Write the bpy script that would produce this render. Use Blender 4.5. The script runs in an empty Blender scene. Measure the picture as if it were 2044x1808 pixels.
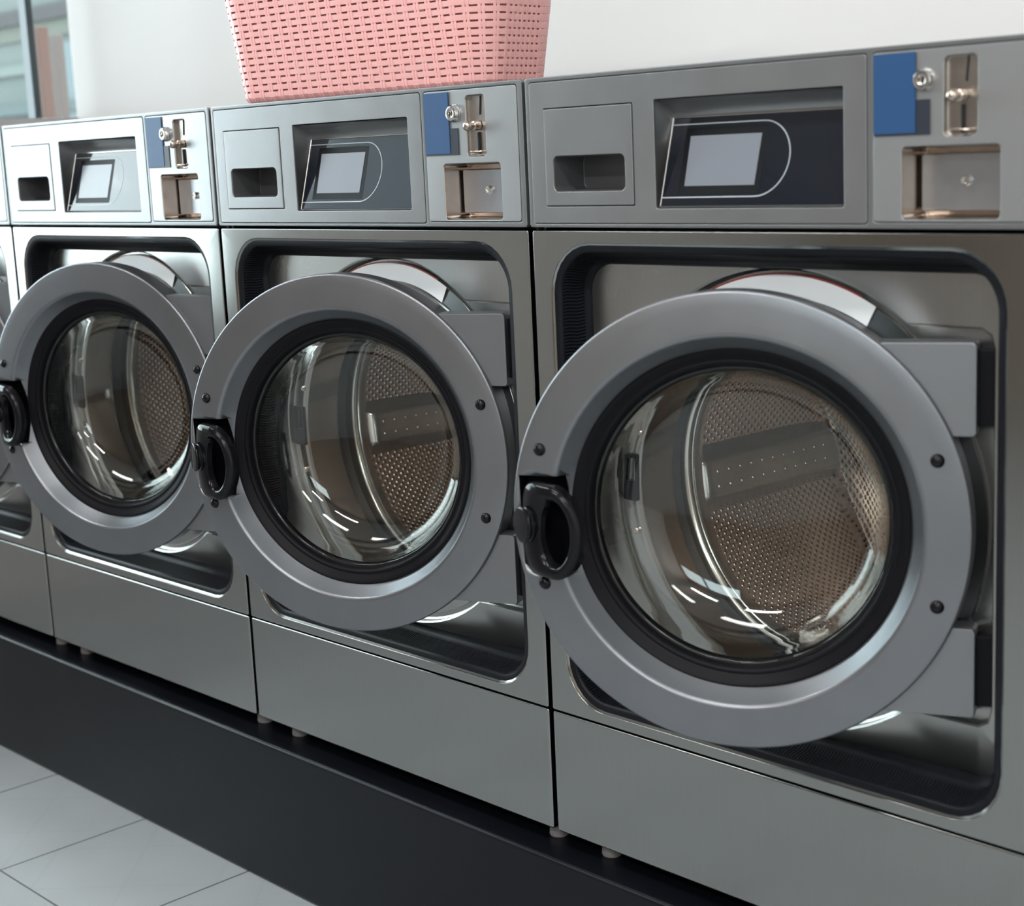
import bpy, bmesh, math, random
from mathutils import Matrix, Vector
random.seed(4)
scene = bpy.context.scene
COL = scene.collection
pi = math.pi

# ------------------------------------------------------------------ camera
def cam_basis(yaw, pit, rol):
    cy, sy = math.cos(yaw), math.sin(yaw); cp, sp = math.cos(pit), math.sin(pit)
    f = Vector((sy*cp, cy*cp, -sp)); r = Vector((cy, -sy, 0)); u = r.cross(f)
    r2 = r*math.cos(rol) + u*math.sin(rol); u2 = -r*math.sin(rol) + u*math.cos(rol)
    return r2, u2, f
CAMP = Vector((1.4733, -1.4227, 1.1773))
cd = bpy.data.cameras.new('camera'); cam = bpy.data.objects.new('camera', cd); COL.objects.link(cam)
r_, u_, f_ = cam_basis(-0.8202, 0.1858, -0.046)
cam.matrix_world = Matrix(((r_.x, u_.x, -f_.x, CAMP.x), (r_.y, u_.y, -f_.y, CAMP.y), (r_.z, u_.z, -f_.z, CAMP.z), (0, 0, 0, 1)))
cd.sensor_width = 36; cd.lens = 3226.57/2044*36; cd.clip_start = .02
cd.dof.use_dof = True; cd.dof.focus_distance = 2.25; cd.dof.aperture_fstop = 5.6
scene.camera = cam
# ------------------------------------------------------------------ world and lights
scene.view_settings.view_transform = 'Standard'; scene.view_settings.look = 'None'
scene.view_settings.gamma = 1; scene.view_settings.exposure = 0.14
scene.view_settings.use_curve_mapping = False
w = bpy.data.worlds.new('world'); scene.world = w; w.use_nodes = True
bg = w.node_tree.nodes['Background']; bg.inputs[0].default_value = (.86, .94, 1, 1); bg.inputs[1].default_value = 8.0
def area(name, loc, size, power, rot=(0, 0, 0), color=(1, 1, 1), portal=False):
    l = bpy.data.lights.new(name, 'AREA'); l.shape = 'RECTANGLE'; l.size, l.size_y = size
    l.energy = power; l.color = color
    o = bpy.data.objects.new(name, l); o.location = loc; o.rotation_euler = rot; COL.objects.link(o)
    if portal: l.cycles.is_portal = True
    return o
WX = -2.71      # inner face of the left (glazed) wall
YB = 0.88       # back wall
YF = -4.2; XR = 4.0; HC = 3.0
area('daylight_portal', (WX-.16, -.86, 1.46), (3.0, 3.6), 1, (0, -pi/2, 0), portal=True)
for i, (lx, ly) in enumerate([(-1.6, -1.3), (.5, -1.3), (2.6, -1.3), (.5, -3.2), (2.6, -3.2)]):
    area('added_lamp_light', (lx, ly, HC-.055), (1.15, .28), 20 if ly > -2 else 46, (0, 0, 0), (1, .98, .95))  # added lamps out of view, plausible sources for the overhead light
area('daylight_portal', (2.7, YF-.16, 2.2), (2.5, 1.0), 1, (pi/2, 0, 0), portal=True)  # portal of the added window behind the camera
#LIGHTS_END

# ------------------------------------------------------------------ materials
def new_mat(name):
    m = bpy.data.materials.new(name); m.use_nodes = True
    nt = m.node_tree; b = nt.nodes['Principled BSDF']
    return m, nt, b
def pbr(name, col, rough=.5, metal=0., spec=.5, coat=0., coat_r=.05, emis=None, es=1., bump=0., bscale=200., noise=0., nscale=20., trans=0., aniso=0.):
    m, nt, b = new_mat(name)
    b.inputs['Base Color'].default_value = (*col, 1); b.inputs['Roughness'].default_value = rough
    b.inputs['Metallic'].default_value = metal; b.inputs['Specular IOR Level'].default_value = spec
    b.inputs['Coat Weight'].default_value = coat; b.inputs['Coat Roughness'].default_value = coat_r
    if aniso: b.inputs['Anisotropic'].default_value = aniso
    if trans: b.inputs['Transmission Weight'].default_value = trans
    if emis: b.inputs['Emission Color'].default_value = (*emis, 1); b.inputs['Emission Strength'].default_value = es
    if bump or noise:
        tc = nt.nodes.new('ShaderNodeTexCoord')
        if bump:
            n = nt.nodes.new('ShaderNodeTexNoise'); n.inputs['Scale'].default_value = bscale; n.inputs['Detail'].default_value = 3
            nt.links.new(tc.outputs['Object'], n.inputs['Vector'])
            bp = nt.nodes.new('ShaderNodeBump'); bp.inputs['Strength'].default_value = bump; bp.inputs['Distance'].default_value = .001
            nt.links.new(n.outputs['Fac'], bp.inputs['Height']); nt.links.new(bp.outputs['Normal'], b.inputs['Normal'])
        if noise:
            n = nt.nodes.new('ShaderNodeTexNoise'); n.inputs['Scale'].default_value = nscale; n.inputs['Detail'].default_value = 5
            nt.links.new(tc.outputs['Object'], n.inputs['Vector'])
            mr = nt.nodes.new('ShaderNodeMapRange'); mr.inputs['From Min'].default_value = .3; mr.inputs['From Max'].default_value = .7
            mr.inputs['To Min'].default_value = 1-noise; mr.inputs['To Max'].default_value = 1+noise
            nt.links.new(n.outputs['Fac'], mr.inputs['Value'])
            mx = nt.nodes.new('ShaderNodeVectorMath'); mx.operation = 'SCALE'; mx.inputs[0].default_value = col
            nt.links.new(mr.outputs[0], mx.inputs['Scale']); nt.links.new(mx.outputs[0], b.inputs['Base Color'])
            m2 = nt.nodes.new('ShaderNodeMath'); m2.operation = 'MULTIPLY'; m2.inputs[1].default_value = rough
            nt.links.new(mr.outputs[0], m2.inputs[0]); nt.links.new(m2.outputs[0], b.inputs['Roughness'])
    return m
def brushed(name, col, rough):
    m, nt, b = new_mat(name)
    b.inputs['Metallic'].default_value = 1.
    tc = nt.nodes.new('ShaderNodeTexCoord'); mp = nt.nodes.new('ShaderNodeMapping'); mp.inputs['Scale'].default_value = (900, 900, 9)
    n = nt.nodes.new('ShaderNodeTexNoise'); n.inputs['Scale'].default_value = 1; n.inputs['Detail'].default_value = 3
    nt.links.new(tc.outputs['Object'], mp.inputs[0]); nt.links.new(mp.outputs[0], n.inputs['Vector'])
    n2 = nt.nodes.new('ShaderNodeTexNoise'); n2.inputs['Scale'].default_value = 6; n2.inputs['Detail'].default_value = 4
    nt.links.new(tc.outputs['Object'], n2.inputs['Vector'])
    mr = nt.nodes.new('ShaderNodeMapRange'); mr.inputs['To Min'].default_value = .93; mr.inputs['To Max'].default_value = 1.07
    nt.links.new(n.outputs['Fac'], mr.inputs['Value'])
    mx = nt.nodes.new('ShaderNodeVectorMath'); mx.operation = 'SCALE'; mx.inputs[0].default_value = col
    nt.links.new(mr.outputs[0], mx.inputs['Scale']); nt.links.new(mx.outputs[0], b.inputs['Base Color'])
    mr2 = nt.nodes.new('ShaderNodeMapRange'); mr2.inputs['From Min'].default_value = .3; mr2.inputs['From Max'].default_value = .7
    mr2.inputs['To Min'].default_value = rough*.85; mr2.inputs['To Max'].default_value = rough*1.15
    nt.links.new(n2.outputs['Fac'], mr2.inputs['Value']); nt.links.new(mr2.outputs[0], b.inputs['Roughness'])
    bp = nt.nodes.new('ShaderNodeBump'); bp.inputs['Strength'].default_value = .02; bp.inputs['Distance'].default_value = .0002
    nt.links.new(n.outputs['Fac'], bp.inputs['Height']); nt.links.new(bp.outputs['Normal'], b.inputs['Normal'])
    return m
M = {}
M['steel'] = brushed('brushed_steel', (.345, .352, .340), .15)
M['inner_steel'] = brushed('inner_steel', (.40, .40, .385), .3)
M['console'] = pbr('console_grey', (.29, .295, .30), .30, .75, bump=.12, bscale=900, noise=.04, nscale=14)
M['console_edge'] = pbr('console_edge', (.24, .245, .25), .34, .75)
M['grip'] = pbr('drawer_grip_shade', (.10, .10, .105), .4, .4)  # shade inside the grip recess put into a darker base colour
M['coinface'] = pbr('coin_panel_grey', (.40, .41, .42), .36, .8, bump=.1, bscale=900)
M['ring'] = pbr('door_ring_grey', (.215, .224, .242), .34, .85, bump=.1, bscale=1000, noise=.05, nscale=9)
M['bracket'] = pbr('bracket_grey', (.225, .233, .25), .4, .8, bump=.1, bscale=1000)
M['collar'] = brushed('collar_steel', (.42, .42, .405), .2)
M['side'] = pbr('cabinet_side', (.035, .037, .04), .5, .2)
M['rubber'] = pbr('black_rubber', (.0045, .0055, .0085), .4, 0, .22, bump=.15, bscale=300)
M['plastic'] = pbr('black_gloss_plastic', (.006, .006, .008), .13, 0, .22)
M['matblack'] = pbr('black_matt_plastic', (.005, .005, .007), .45, 0, .13)
M['dark'] = pbr('dark_void', (.006, .006, .007), .6)
M['chrome'] = pbr('chrome', (.72, .71, .69), .1, 1.)
M['chrome_soft'] = pbr('polished_steel', (.60, .58, .55), .2, 1., noise=.08, nscale=12)
M['nickel'] = pbr('warm_nickel', (.52, .44, .38), .22, 1., noise=.08, nscale=30)
M['slideplate'] = pbr('coin_slide_metal', (.42, .385, .355), .3, 1., noise=.06, nscale=40)
M['coindoor'] = pbr('coin_box_door', (.45, .47, .50), .3, .9, noise=.08, nscale=25)
M['glossblack'] = pbr('display_glass', (.010, .012, .018), .07, 0, .55)
M['screen'] = pbr('screen_off', (.20, .215, .25), .22, 0, .5)
M['outline'] = pbr('display_outline', (.42, .45, .48), .35)
M['blue'] = pbr('blue_label', (.011, .062, .175), .45, bump=.05, bscale=500)
M['navy'] = pbr('dark_label', (.02, .025, .04), .4)
M['white'] = pbr('white_sticker', (.87, .88, .90), .45)
M['red'] = pbr('red_print', (.30, .025, .025), .5)
M['pink'] = pbr('pink_plastic', (.90, .47, .45), .42, 0, .45)
M['pinkin'] = pbr('pink_plastic_ribs', (.90, .47, .455), .38, 0, .45)
M['plinth'] = pbr('black_plinth_paint', (.0045, .0052, .0078), .32, 0, .2, noise=.15, nscale=5)
M['foot'] = pbr('rubber_foot', (.22, .205, .205), .6)
M['wall'] = pbr('white_wall_paint', (.86, .84, .83), .8, noise=.01, nscale=1.5)
M['sill'] = pbr('grey_sill', (.5, .49, .49), .6)
M['ceil'] = pbr('ceiling_white', (.8, .8, .8), .9)
M['wood'] = pbr('brown_wood_wall', (.34, .285, .24), .45, noise=.2, nscale=3)
M['frame'] = pbr('dark_window_frame', (.012, .025, .035), .4)
M['teal'] = pbr('outside_teal', (.050, .064, .060), .8, noise=.1, nscale=1.2)
M['tealdark'] = pbr('outside_dark_band', (.010, .009, .011), .8)
M['paleblue'] = pbr('outside_pale', (.066, .088, .096), .8)
M['terracotta'] = pbr('outside_terracotta', (.050, .019, .012), .8)
M['pave'] = pbr('outside_paving', (.4, .4, .4), .9)
M['lampface'] = pbr('lamp_face', (.9, .9, .9), .5, emis=(1, .98, .95), es=4.)

def pane_mat(nm='window_pane', tint=(.93, .97, .96), ior=1.45, rgh=.02):
    m = bpy.data.materials.new(nm); m.use_nodes = True; nt = m.node_tree
    for n in list(nt.nodes): nt.nodes.remove(n)
    o = nt.nodes.new('ShaderNodeOutputMaterial'); t = nt.nodes.new('ShaderNodeBsdfTransparent'); g = nt.nodes.new('ShaderNodeBsdfGlossy')
    g.inputs['Roughness'].default_value = rgh; t.inputs[0].default_value = (*tint, 1)
    fr = nt.nodes.new('ShaderNodeFresnel'); fr.inputs[0].default_value = ior; mx = nt.nodes.new('ShaderNodeMixShader')
    nt.links.new(fr.outputs[0], mx.inputs[0]); nt.links.new(t.outputs[0], mx.inputs[1]); nt.links.new(g.outputs[0], mx.inputs[2])
    nt.links.new(mx.outputs[0], o.inputs[0]); return m
M['pane'] = pane_mat()
def glass_mat():
    m = bpy.data.materials.new('door_glass'); m.use_nodes = True; nt = m.node_tree
    for n in list(nt.nodes): nt.nodes.remove(n)
    o = nt.nodes.new('ShaderNodeOutputMaterial'); g = nt.nodes.new('ShaderNodeBsdfGlass')
    g.inputs['IOR'].default_value = 1.48; g.inputs['Roughness'].default_value = 0.0; g.inputs['Color'].default_value = (.975, .985, .975, 1)
    nt.links.new(g.outputs[0], o.inputs[0]); return m
M['glass'] = glass_mat()
def gasket_mat():           # woven texture of the rubber seal, follows the UV laid along it
    m, nt, b = new_mat('ribbed_seal')
    b.inputs['Roughness'].default_value = .55; b.inputs['Specular IOR Level'].default_value = .15
    uv = nt.nodes.new('ShaderNodeTexCoord'); sp = nt.nodes.new('ShaderNodeSeparateXYZ'); nt.links.new(uv.outputs['UV'], sp.inputs[0])
    def mth(op, a, bb):
        n = nt.nodes.new('ShaderNodeMath'); n.operation = op
        for k, v in ((0, a), (1, bb)):
            if isinstance(v, (int, float)): n.inputs[k].default_value = v
            else: nt.links.new(v, n.inputs[k])
        return n.outputs[0]
    zig = mth('PINGPONG', mth('MULTIPLY', sp.outputs[1], 5.0), 1.0)
    s = mth('SINE', mth('ADD', mth('MULTIPLY', sp.outputs[0], 2*pi/.0042), mth('MULTIPLY', zig, 2.2)), 0)
    bp = nt.nodes.new('ShaderNodeBump'); bp.inputs['Strength'].default_value = 1; bp.inputs['Distance'].default_value = .0012
    nt.links.new(s, bp.inputs['Height']); nt.links.new(bp.outputs['Normal'], b.inputs['Normal'])
    mr = nt.nodes.new('ShaderNodeMapRange'); mr.inputs['From Min'].default_value = -1
    mr.inputs['To Min'].default_value = .3; mr.inputs['To Max'].default_value = 1.9; nt.links.new(s, mr.inputs['Value'])
    mx = nt.nodes.new('ShaderNodeVectorMath'); mx.operation = 'SCALE'; mx.inputs[0].default_value = (.006, .0068, .010)
    nt.links.new(mr.outputs[0], mx.inputs['Scale']); nt.links.new(mx.outputs[0], b.inputs['Base Color'])
    return m
M['seal'] = gasket_mat()
def drum_mat():             # stainless drum with pressed dimples (holes), UV in metres
    m, nt, b = new_mat('perforated_drum')
    b.inputs['Metallic'].default_value = 1; b.inputs['Roughness'].default_value = .24
    uv = nt.nodes.new('ShaderNodeTexCoord'); sp = nt.nodes.new('ShaderNodeSeparateXYZ'); nt.links.new(uv.outputs['UV'], sp.inputs[0])
    def mth(op, a, bb=0, c=None):
        n = nt.nodes.new('ShaderNodeMath'); n.operation = op
        for k, v in ((0, a), (1, bb), (2, c)):
            if v is None: continue
            if isinstance(v, (int, float)): n.inputs[k].default_value = v
            else: nt.links.new(v, n.inputs[k])
        return n.outputs[0]
    def cell(off):
        a = mth('SUBTRACT', mth('FRACT', mth('ADD', mth('DIVIDE', sp.outputs[0], .0125), off)), .5)
        c = mth('SUBTRACT', mth('FRACT', mth('ADD', mth('DIVIDE', sp.outputs[1], .0145), off)), .5)
        return mth('SQRT', mth('ADD', mth('MULTIPLY', a, a), mth('MULTIPLY', c, c)))
    d = mth('MINIMUM', cell(0), cell(.5))
    hole = nt.nodes.new('ShaderNodeMapRange'); hole.inputs['From Min'].default_value = .075; hole.inputs['From Max'].default_value = .11
    nt.links.new(d, hole.inputs['Value'])
    hgt = nt.nodes.new('ShaderNodeMapRange'); hgt.inputs['From Min'].default_value = .10; hgt.inputs['From Max'].default_value = .30
    hgt.interpolation_type = 'SMOOTHSTEP'; nt.links.new(d, hgt.inputs['Value'])
    bp = nt.nodes.new('ShaderNodeBump'); bp.inputs['Strength'].default_value = .9; bp.inputs['Distance'].default_value = .0022
    nt.links.new(hgt.outputs[0], bp.inputs['Height']); nt.links.new(bp.outputs['Normal'], b.inputs['Normal'])
    mx = nt.nodes.new('ShaderNodeMix'); mx.data_type = 'RGBA'
    mx.inputs['A'].default_value = (.02, .018, .016, 1); mx.inputs['B'].default_value = (.80, .68, .60, 1)
    nt.links.new(hole.outputs[0], mx.inputs['Factor']); nt.links.new(mx.outputs['Result'], b.inputs['Base Color'])
    return m
M['drum'] = drum_mat()
def tile_mat():
    m, nt, b = new_mat('floor_tiles')
    tc = nt.nodes.new('ShaderNodeTexCoord'); sp = nt.nodes.new('ShaderNodeSeparateXYZ'); nt.links.new(tc.outputs['Object'], sp.inputs[0])
    def mth(op, a, bb=0):
        n = nt.nodes.new('ShaderNodeMath'); n.operation = op
        for k, v in ((0, a), (1, bb)):
            if isinstance(v, (int, float)): n.inputs[k].default_value = v
            else: nt.links.new(v, n.inputs[k])
        return n.outputs[0]
    T = .332
    fx = mth('DIVIDE', mth('ADD', sp.outputs[0], 1.054+T*20), T); fy = mth('DIVIDE', mth('ADD', sp.outputs[1], .312+T*20), T)
    ux = mth('FRACT', fx); uy = mth('FRACT', fy)
    ex = mth('MINIMUM', ux, mth('SUBTRACT', 1, ux)); ey = mth('MINIMUM', uy, mth('SUBTRACT', 1, uy))
    e = mth('MINIMUM', ex, ey)
    g = nt.nodes.new('ShaderNodeMapRange'); g.inputs['From Min'].default_value = .004; g.inputs['From Max'].default_value = .0065; nt.links.new(e, g.inputs['Value'])
    # faint crossing lines pressed into each tile
    dsum = mth('FRACT', mth('MULTIPLY', mth('ADD', ux, uy), 1.5)); ddif = mth('FRACT', mth('ADD', mth('MULTIPLY', mth('SUBTRACT', ux, uy), 1.5), 3))
    l1 = mth('LESS_THAN', mth('ABSOLUTE', mth('SUBTRACT', dsum, .5)), .018); l2 = mth('LESS_THAN', mth('ABSOLUTE', mth('SUBTRACT', ddif, .5)), .018)
    ln = mth('MAXIMUM', l1, l2)
    n = nt.nodes.new('ShaderNodeTexNoise'); n.inputs['Scale'].default_value = 5; n.inputs['Detail'].default_value = 6; nt.links.new(tc.outputs['Object'], n.inputs['Vector'])
    v = mth('SUBTRACT', mth('ADD', .93, mth('MULTIPLY', mth('SUBTRACT', n.outputs['Fac'], .5), .22)), mth('MULTIPLY', ln, .035))
    mx = nt.nodes.new('ShaderNodeVectorMath'); mx.operation = 'SCALE'; mx.inputs[0].default_value = (.37, .395, .41); nt.links.new(v, mx.inputs['Scale'])
    mm = nt.nodes.new('ShaderNodeMix'); mm.data_type = 'RGBA'; mm.inputs['A'].default_value = (.075, .075, .07, 1)
    nt.links.new(g.outputs[0], mm.inputs['Factor']); nt.links.new(mx.outputs[0], mm.inputs['B']); nt.links.new(mm.outputs['Result'], b.inputs['Base Color'])
    b.inputs['Roughness'].default_value = .35
    bp = nt.nodes.new('ShaderNodeBump'); bp.inputs['Strength'].default_value = .6; bp.inputs['Distance'].default_value = .001
    nt.links.new(g.outputs[0], bp.inputs['Height']); nt.links.new(bp.outputs['Normal'], b.inputs['Normal'])
    return m
M['tile'] = tile_mat()

# ------------------------------------------------------------------ mesh helpers
def obj(name, bm, mats, parent=None, smooth=True, angle=40, loc=None, mat4=None, wnorm=True):
    bmesh.ops.remove_doubles(bm, verts=bm.verts, dist=1e-6)
    bmesh.ops.recalc_face_normals(bm, faces=bm.faces)
    me = bpy.data.meshes.new(name); bm.to_mesh(me); bm.free()
    if not isinstance(mats, (list, tuple)): mats = [mats]
    for m in mats: me.materials.append(m)
    o = bpy.data.objects.new(name, me); COL.objects.link(o)
    if smooth:
        me.shade_smooth()
        try: me.set_sharp_from_angle(angle=math.radians(angle))
        except Exception: pass
    if smooth and wnorm:
        wn = o.modifiers.new('weighted_normals', 'WEIGHTED_NORMAL'); wn.weight = 100; wn.keep_sharp = True
    if parent: o.parent = parent
    if loc: o.location = loc
    if mat4: o.matrix_basis = mat4
    return o
def tag(o, label=None, cat=None, group=None, kind=None):
    if label: o['label'] = label
    if cat: o['category'] = cat
    if group: o['group'] = group
    if kind: o['kind'] = kind
    return o
def empty(name, loc=(0, 0, 0), rz=0, parent=None):
    o = bpy.data.objects.new(name, None); COL.objects.link(o); o.location = loc; o.rotation_euler = (0, 0, rz)
    o.empty_display_size = .05
    if parent: o.parent = parent
    return o
def rr(x0, x1, z0, z1, r, off=0., n=7):
    """rounded rectangle (x,z) list; off > 0 grows it"""
    x0 -= off; x1 += off; z0 -= off; z1 += off; r = max(r+off, 1e-4)
    out = []
    for cx, cz, a0 in ((x1-r, z0+r, -pi/2), (x1-r, z1-r, 0), (x0+r, z1-r, pi/2), (x0+r, z0+r, pi)):
        for i in range(n+1):
            a = a0+pi/2*i/n; out.append((cx+r*math.cos(a), cz+r*math.sin(a)))
    return out
def circ(cx, cz, r, n=64):
    return [(cx+r*math.cos(2*pi*i/n), cz+r*math.sin(2*pi*i/n)) for i in range(n)]
def loopv(bm, pts, y):
    return [bm.verts.new((x, y if not callable(y) else y(x, z), z)) for x, z in pts]
def bridge(bm, A, B, mi=0, uv=None):
    n = len(A); fs = []
    for i in range(n):
        j = (i+1) % n
        try: f = bm.faces.new((A[i], A[j], B[j], B[i])); f.material_index = mi; fs.append(f)
        except ValueError: pass
    return fs
def cap(bm, L, mi=0):
    f = bm.faces.new(L); f.material_index = mi; return f
def fill(bm, loops, mi=0):
    es = []
    for L in loops:
        for i in range(len(L)):
            a, b = L[i], L[(i+1) % len(L)]
            e = bm.edges.get((a, b)) or bm.edges.new((a, b)); es.append(e)
    r = bmesh.ops.triangle_fill(bm, use_beauty=True, use_dissolve=False, edges=es)
    for g in r['geom']:
        if isinstance(g, bmesh.types.BMFace): g.material_index = mi
def plate(name, mats, parent, outer, holes=(), y0=0., t=.002, bev=.001, k=3, back=True, angle=40):
    """front-facing plate at y0 (front is -y); outer = (rr args, r); holes = rr tuples; rounded edges"""
    bm = bmesh.new()
    def stack(args, sgn):
        loops = []
        for i in range(k+1):
            a = pi/2*i/k
            off = -bev*(1-math.sin(a)) * sgn; y = y0+bev*(1-math.cos(a))
            loops.append(loopv(bm, rr(*args, off=off), y))
        loops.append(loopv(bm, rr(*args), y0+t))
        for a, b in zip(loops, loops[1:]): bridge(bm, a, b)
        return loops[0], loops[-1]
    fo, bo = stack(outer, 1)
    fh = []; bh = []
    for h in holes:
        f, b = stack(h, -1); fh.append(f); bh.append(b)
    if holes: fill(bm, [fo]+fh)
    else: cap(bm, fo)
    if back:
        if holes: fill(bm, [bo]+bh)
        else: cap(bm, bo)
    return obj(name, bm, mats, parent, angle=angle)
def box(bm, x0, x1, y0, y1, z0, z1, mi=0):
    v = [bm.verts.new((x, y, z)) for x in (x0, x1) for y in (y0, y1) for z in (z0, z1)]
    for q in ((0, 1, 3, 2), (4, 6, 7, 5), (0, 4, 5, 1), (2, 3, 7, 6), (0, 2, 6, 4), (1, 5, 7, 3)):
        f = bm.faces.new([v[i] for i in q]); f.material_index = mi
    return v
def bevel_all(bm, w, seg=2):
    bmesh.ops.remove_doubles(bm, verts=bm.verts, dist=1e-6)
    bmesh.ops.bevel(bm, geom=list(bm.edges), offset=w, segments=seg, affect='EDGES', profile=.6)
def bbox(name, m, parent, x0, x1, y0, y1, z0, z1, bev=.002, seg=2):
    bm = bmesh.new(); box(bm, x0, x1, y0, y1, z0, z1)
    if bev: bevel_all(bm, bev, seg)
    return obj(name, bm, m, parent)
def revolve(prof, n=96, axis='y', center=(0, 0, 0), mis=None, bm=None, closed=False, close_end=True, uvscale=None):
    """prof: list of (radius, y). Rings around the local y axis through center."""
    bm = bm or bmesh.new(); rings = []
    for (r, y) in prof:
        if r < 1e-5: rings.append([bm.verts.new((center[0], center[1]+y, center[2]))])
        else: rings.append([bm.verts.new((center[0]+r*math.cos(2*pi*i/n), center[1]+y, center[2]+r*math.sin(2*pi*i/n))) for i in range(n)])
    prs = list(zip(rings, rings[1:]))
    if closed: prs.append((rings[-1], rings[0]))
    for q, (A, B) in enumerate(prs):
        mi = mis[q] if mis else 0
        for i in range(n):
            j = (i+1) % n
            if len(A) == 1 and len(B) == 1: break
            if len(A) == 1: f = bm.faces.new((A[0], B[i], B[j]))
            elif len(B) == 1: f = bm.faces.new((A[i], A[j], B[0]))
            else: f = bm.faces.new((A[i], A[j], B[j], B[i]))
            f.material_index = mi
    return bm
def xform(bm, m): bmesh.ops.transform(bm, matrix=m, verts=bm.verts); return bm
def tube(bm, pts, r, n=10, mi=0, closed=False):
    pts = [Vector(p) for p in pts]; rings = []
    N = len(pts)
    for i, p in enumerate(pts):
        a = pts[i-1] if (i or closed) else p; b = pts[(i+1) % N] if (i < N-1 or closed) else p
        t = (b-a).normalized(); s = t.cross(Vector((.13, .31, .94))).normalized(); q = t.cross(s)
        rings.append([bm.verts.new(p+(s*math.cos(2*pi*k/n)+q*math.sin(2*pi*k/n))*r) for k in range(n)])
    prs = list(zip(rings, rings[1:]))
    if closed: prs.append((rings[-1], rings[0]))
    for A, B in prs: bridge(bm, A, B, mi)
    if not closed: cap(bm, rings[0], mi); cap(bm, rings[-1], mi)

# ------------------------------------------------------------------ the setting
def sbox(name, m, x0, x1, y0, y1, z0, z1):
    bm = bmesh.new(); box(bm, x0, x1, y0, y1, z0, z1)
    return tag(obj(name, bm, m, smooth=False), kind='structure')
sbox('floor', M['tile'], WX-.2, XR, YF, YB, -.1, 0)
sbox('ceiling', M['ceil'], WX-.2, XR, YF, YB, HC, HC+.1)
sbox('wall_back', M['wall'], WX-.006, XR+.1, YB, YB+.12, 0, HC)
bm = bmesh.new()
box(bm, WX-.2, 1.5, YF-.12, YF, 0, HC); box(bm, 3.9, XR+.1, YF-.12, YF, 0, HC)
box(bm, 1.5, 3.9, YF-.12, YF, 0, 1.8); box(bm, 1.5, 3.9, YF-.12, YF, 2.6, HC)
tag(obj('wall_front', bm, M['wood'], smooth=False), kind='structure')
bm = bmesh.new()
for x0, x1 in ((1.5, 1.55), (2.67, 2.73), (3.85, 3.9)): box(bm, x0, x1, YF-.09, YF-.03, 1.8, 2.6)
for z0, z1 in ((1.8, 1.85), (2.55, 2.6)): box(bm, 1.5, 3.9, YF-.09, YF-.03, z0, z1)
win = tag(obj('added_window_3', bm, M['frame'], smooth=False), kind='structure')  # unseen window added behind the camera to bring in frontal light
bm = bmesh.new(); box(bm, 1.54, 3.86, YF-.064, YF-.058, 1.84, 2.56); obj('pane', bm, M['pane'], win, smooth=False)
sbox('wall_right', M['wall'], XR, XR+.12, YF, YB, 0, HC)
SILL = 1.319
GT = 2.9
bm = bmesh.new()                                       # left wall around its glazing
box(bm, WX-.06, WX, -4.2, -2.6, 0, HC); box(bm, WX-.06, WX, -2.6, YB, GT, HC)
box(bm, WX-.06, WX, -2.6, -1.35, 0, 1.75); box(bm, WX-.06, WX, .3, YB, 0, SILL); box(bm, WX-.06, WX, -1.35, .3, 0, .7)
tag(obj('wall_left', bm, M['sill'], smooth=False), kind='structure')
def glazing(name, bars, y0, y1, z0, z1, rails=True, px=WX-.033):
    bm = bmesh.new()
    for a, b in bars: box(bm, WX-.05, WX-.012, a, b, z0, z1)
    if rails: box(bm, WX-.05, WX-.012, y0, y1, z0, z0+.05)
    box(bm, WX-.05, WX-.012, y0, y1, z1-.05, z1)
    win = tag(obj(name, bm, M['frame'], smooth=False), kind='structure')
    bm = bmesh.new(); box(bm, px, px+.003, y0, y1, z0+.001, z1-.02)
    obj('pane', bm, M['pane'], win, smooth=False)
glazing('window_1', ((.30, .33), (.757, .777)), .301, YB+.02, SILL, GT, False, WX-.008)
glazing('window_2', ((-1.35, -1.30), (-.54, -.50), (.26, .30)), -1.349, .299, .7, GT)
glazing('window_4', ((-2.6, -2.56), (-1.99, -1.95), (-1.39, -1.351)), -2.599, -1.351, 1.75, GT)
# outside: a neighbouring facade and posts behind the corner window
t = empty('shop_building', (-9, 4.2, 0)); tag(t, 'pale teal shopfront with horizontal bands blurred behind the corner window', 'building')
bbox('wall', M['teal'], t, -5, 5, 0, .3, 0, 3.2, 0); bbox('upper_band', M['tealdark'], t, -5, 5, -.05, .02, 2.19, 2.29, 0)
bbox('lintel', pbr('outside_olive', (.046, .052, .040), .8), t, -5, 5, -.02, .02, 2.08, 2.19, 0)
bbox('pale_shutter', M['paleblue'], t, .09, 1.4, -.06, 0, 0, 2.02, 0)
bbox('light_band', pbr('outside_light_band', (.066, .082, .077), .8), t, -5, 5, -.03, .02, 1.85, 1.92, 0)
bbox('ledge', pbr('outside_sea', (.030, .048, .048), .8), t, -5, 5, -.08, 0, 1.57, 1.64, 0)
t = empty('added_building', (-6.0, -3.8, 0)); tag(t, 'unseen tall pale building added outside the windows to dim the reflected sky', 'building')  # added out of view, blocks bright sky in the middle machine's reflections
bbox('wall', pbr('outside_render', (.24, .26, .27), .85), t, -.4, 0, -9, 0, 0, 6.3, 0)
for k in range(2):
    for q in range(4):
        bbox('window', M['tealdark'], t, -.02, .03, -8.2+q*2.1, -7.1+q*2.1, 1.1+k*2.9, 2.5+k*2.9, 0)
def outpost(px_az, x, wd, m, label):
    y = CAMP.y + (x-CAMP.x)/math.tan(math.radians(px_az))
    tag(bbox('street_post', m, None, x-.03, x+.03, y-wd/2, y+wd/2, 0, 1.68, .004), label, 'post')
outpost(-62.18, -4.0, .042, M['terracotta'], 'reddish brown upright post outside, right against the dark window bar')
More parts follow.
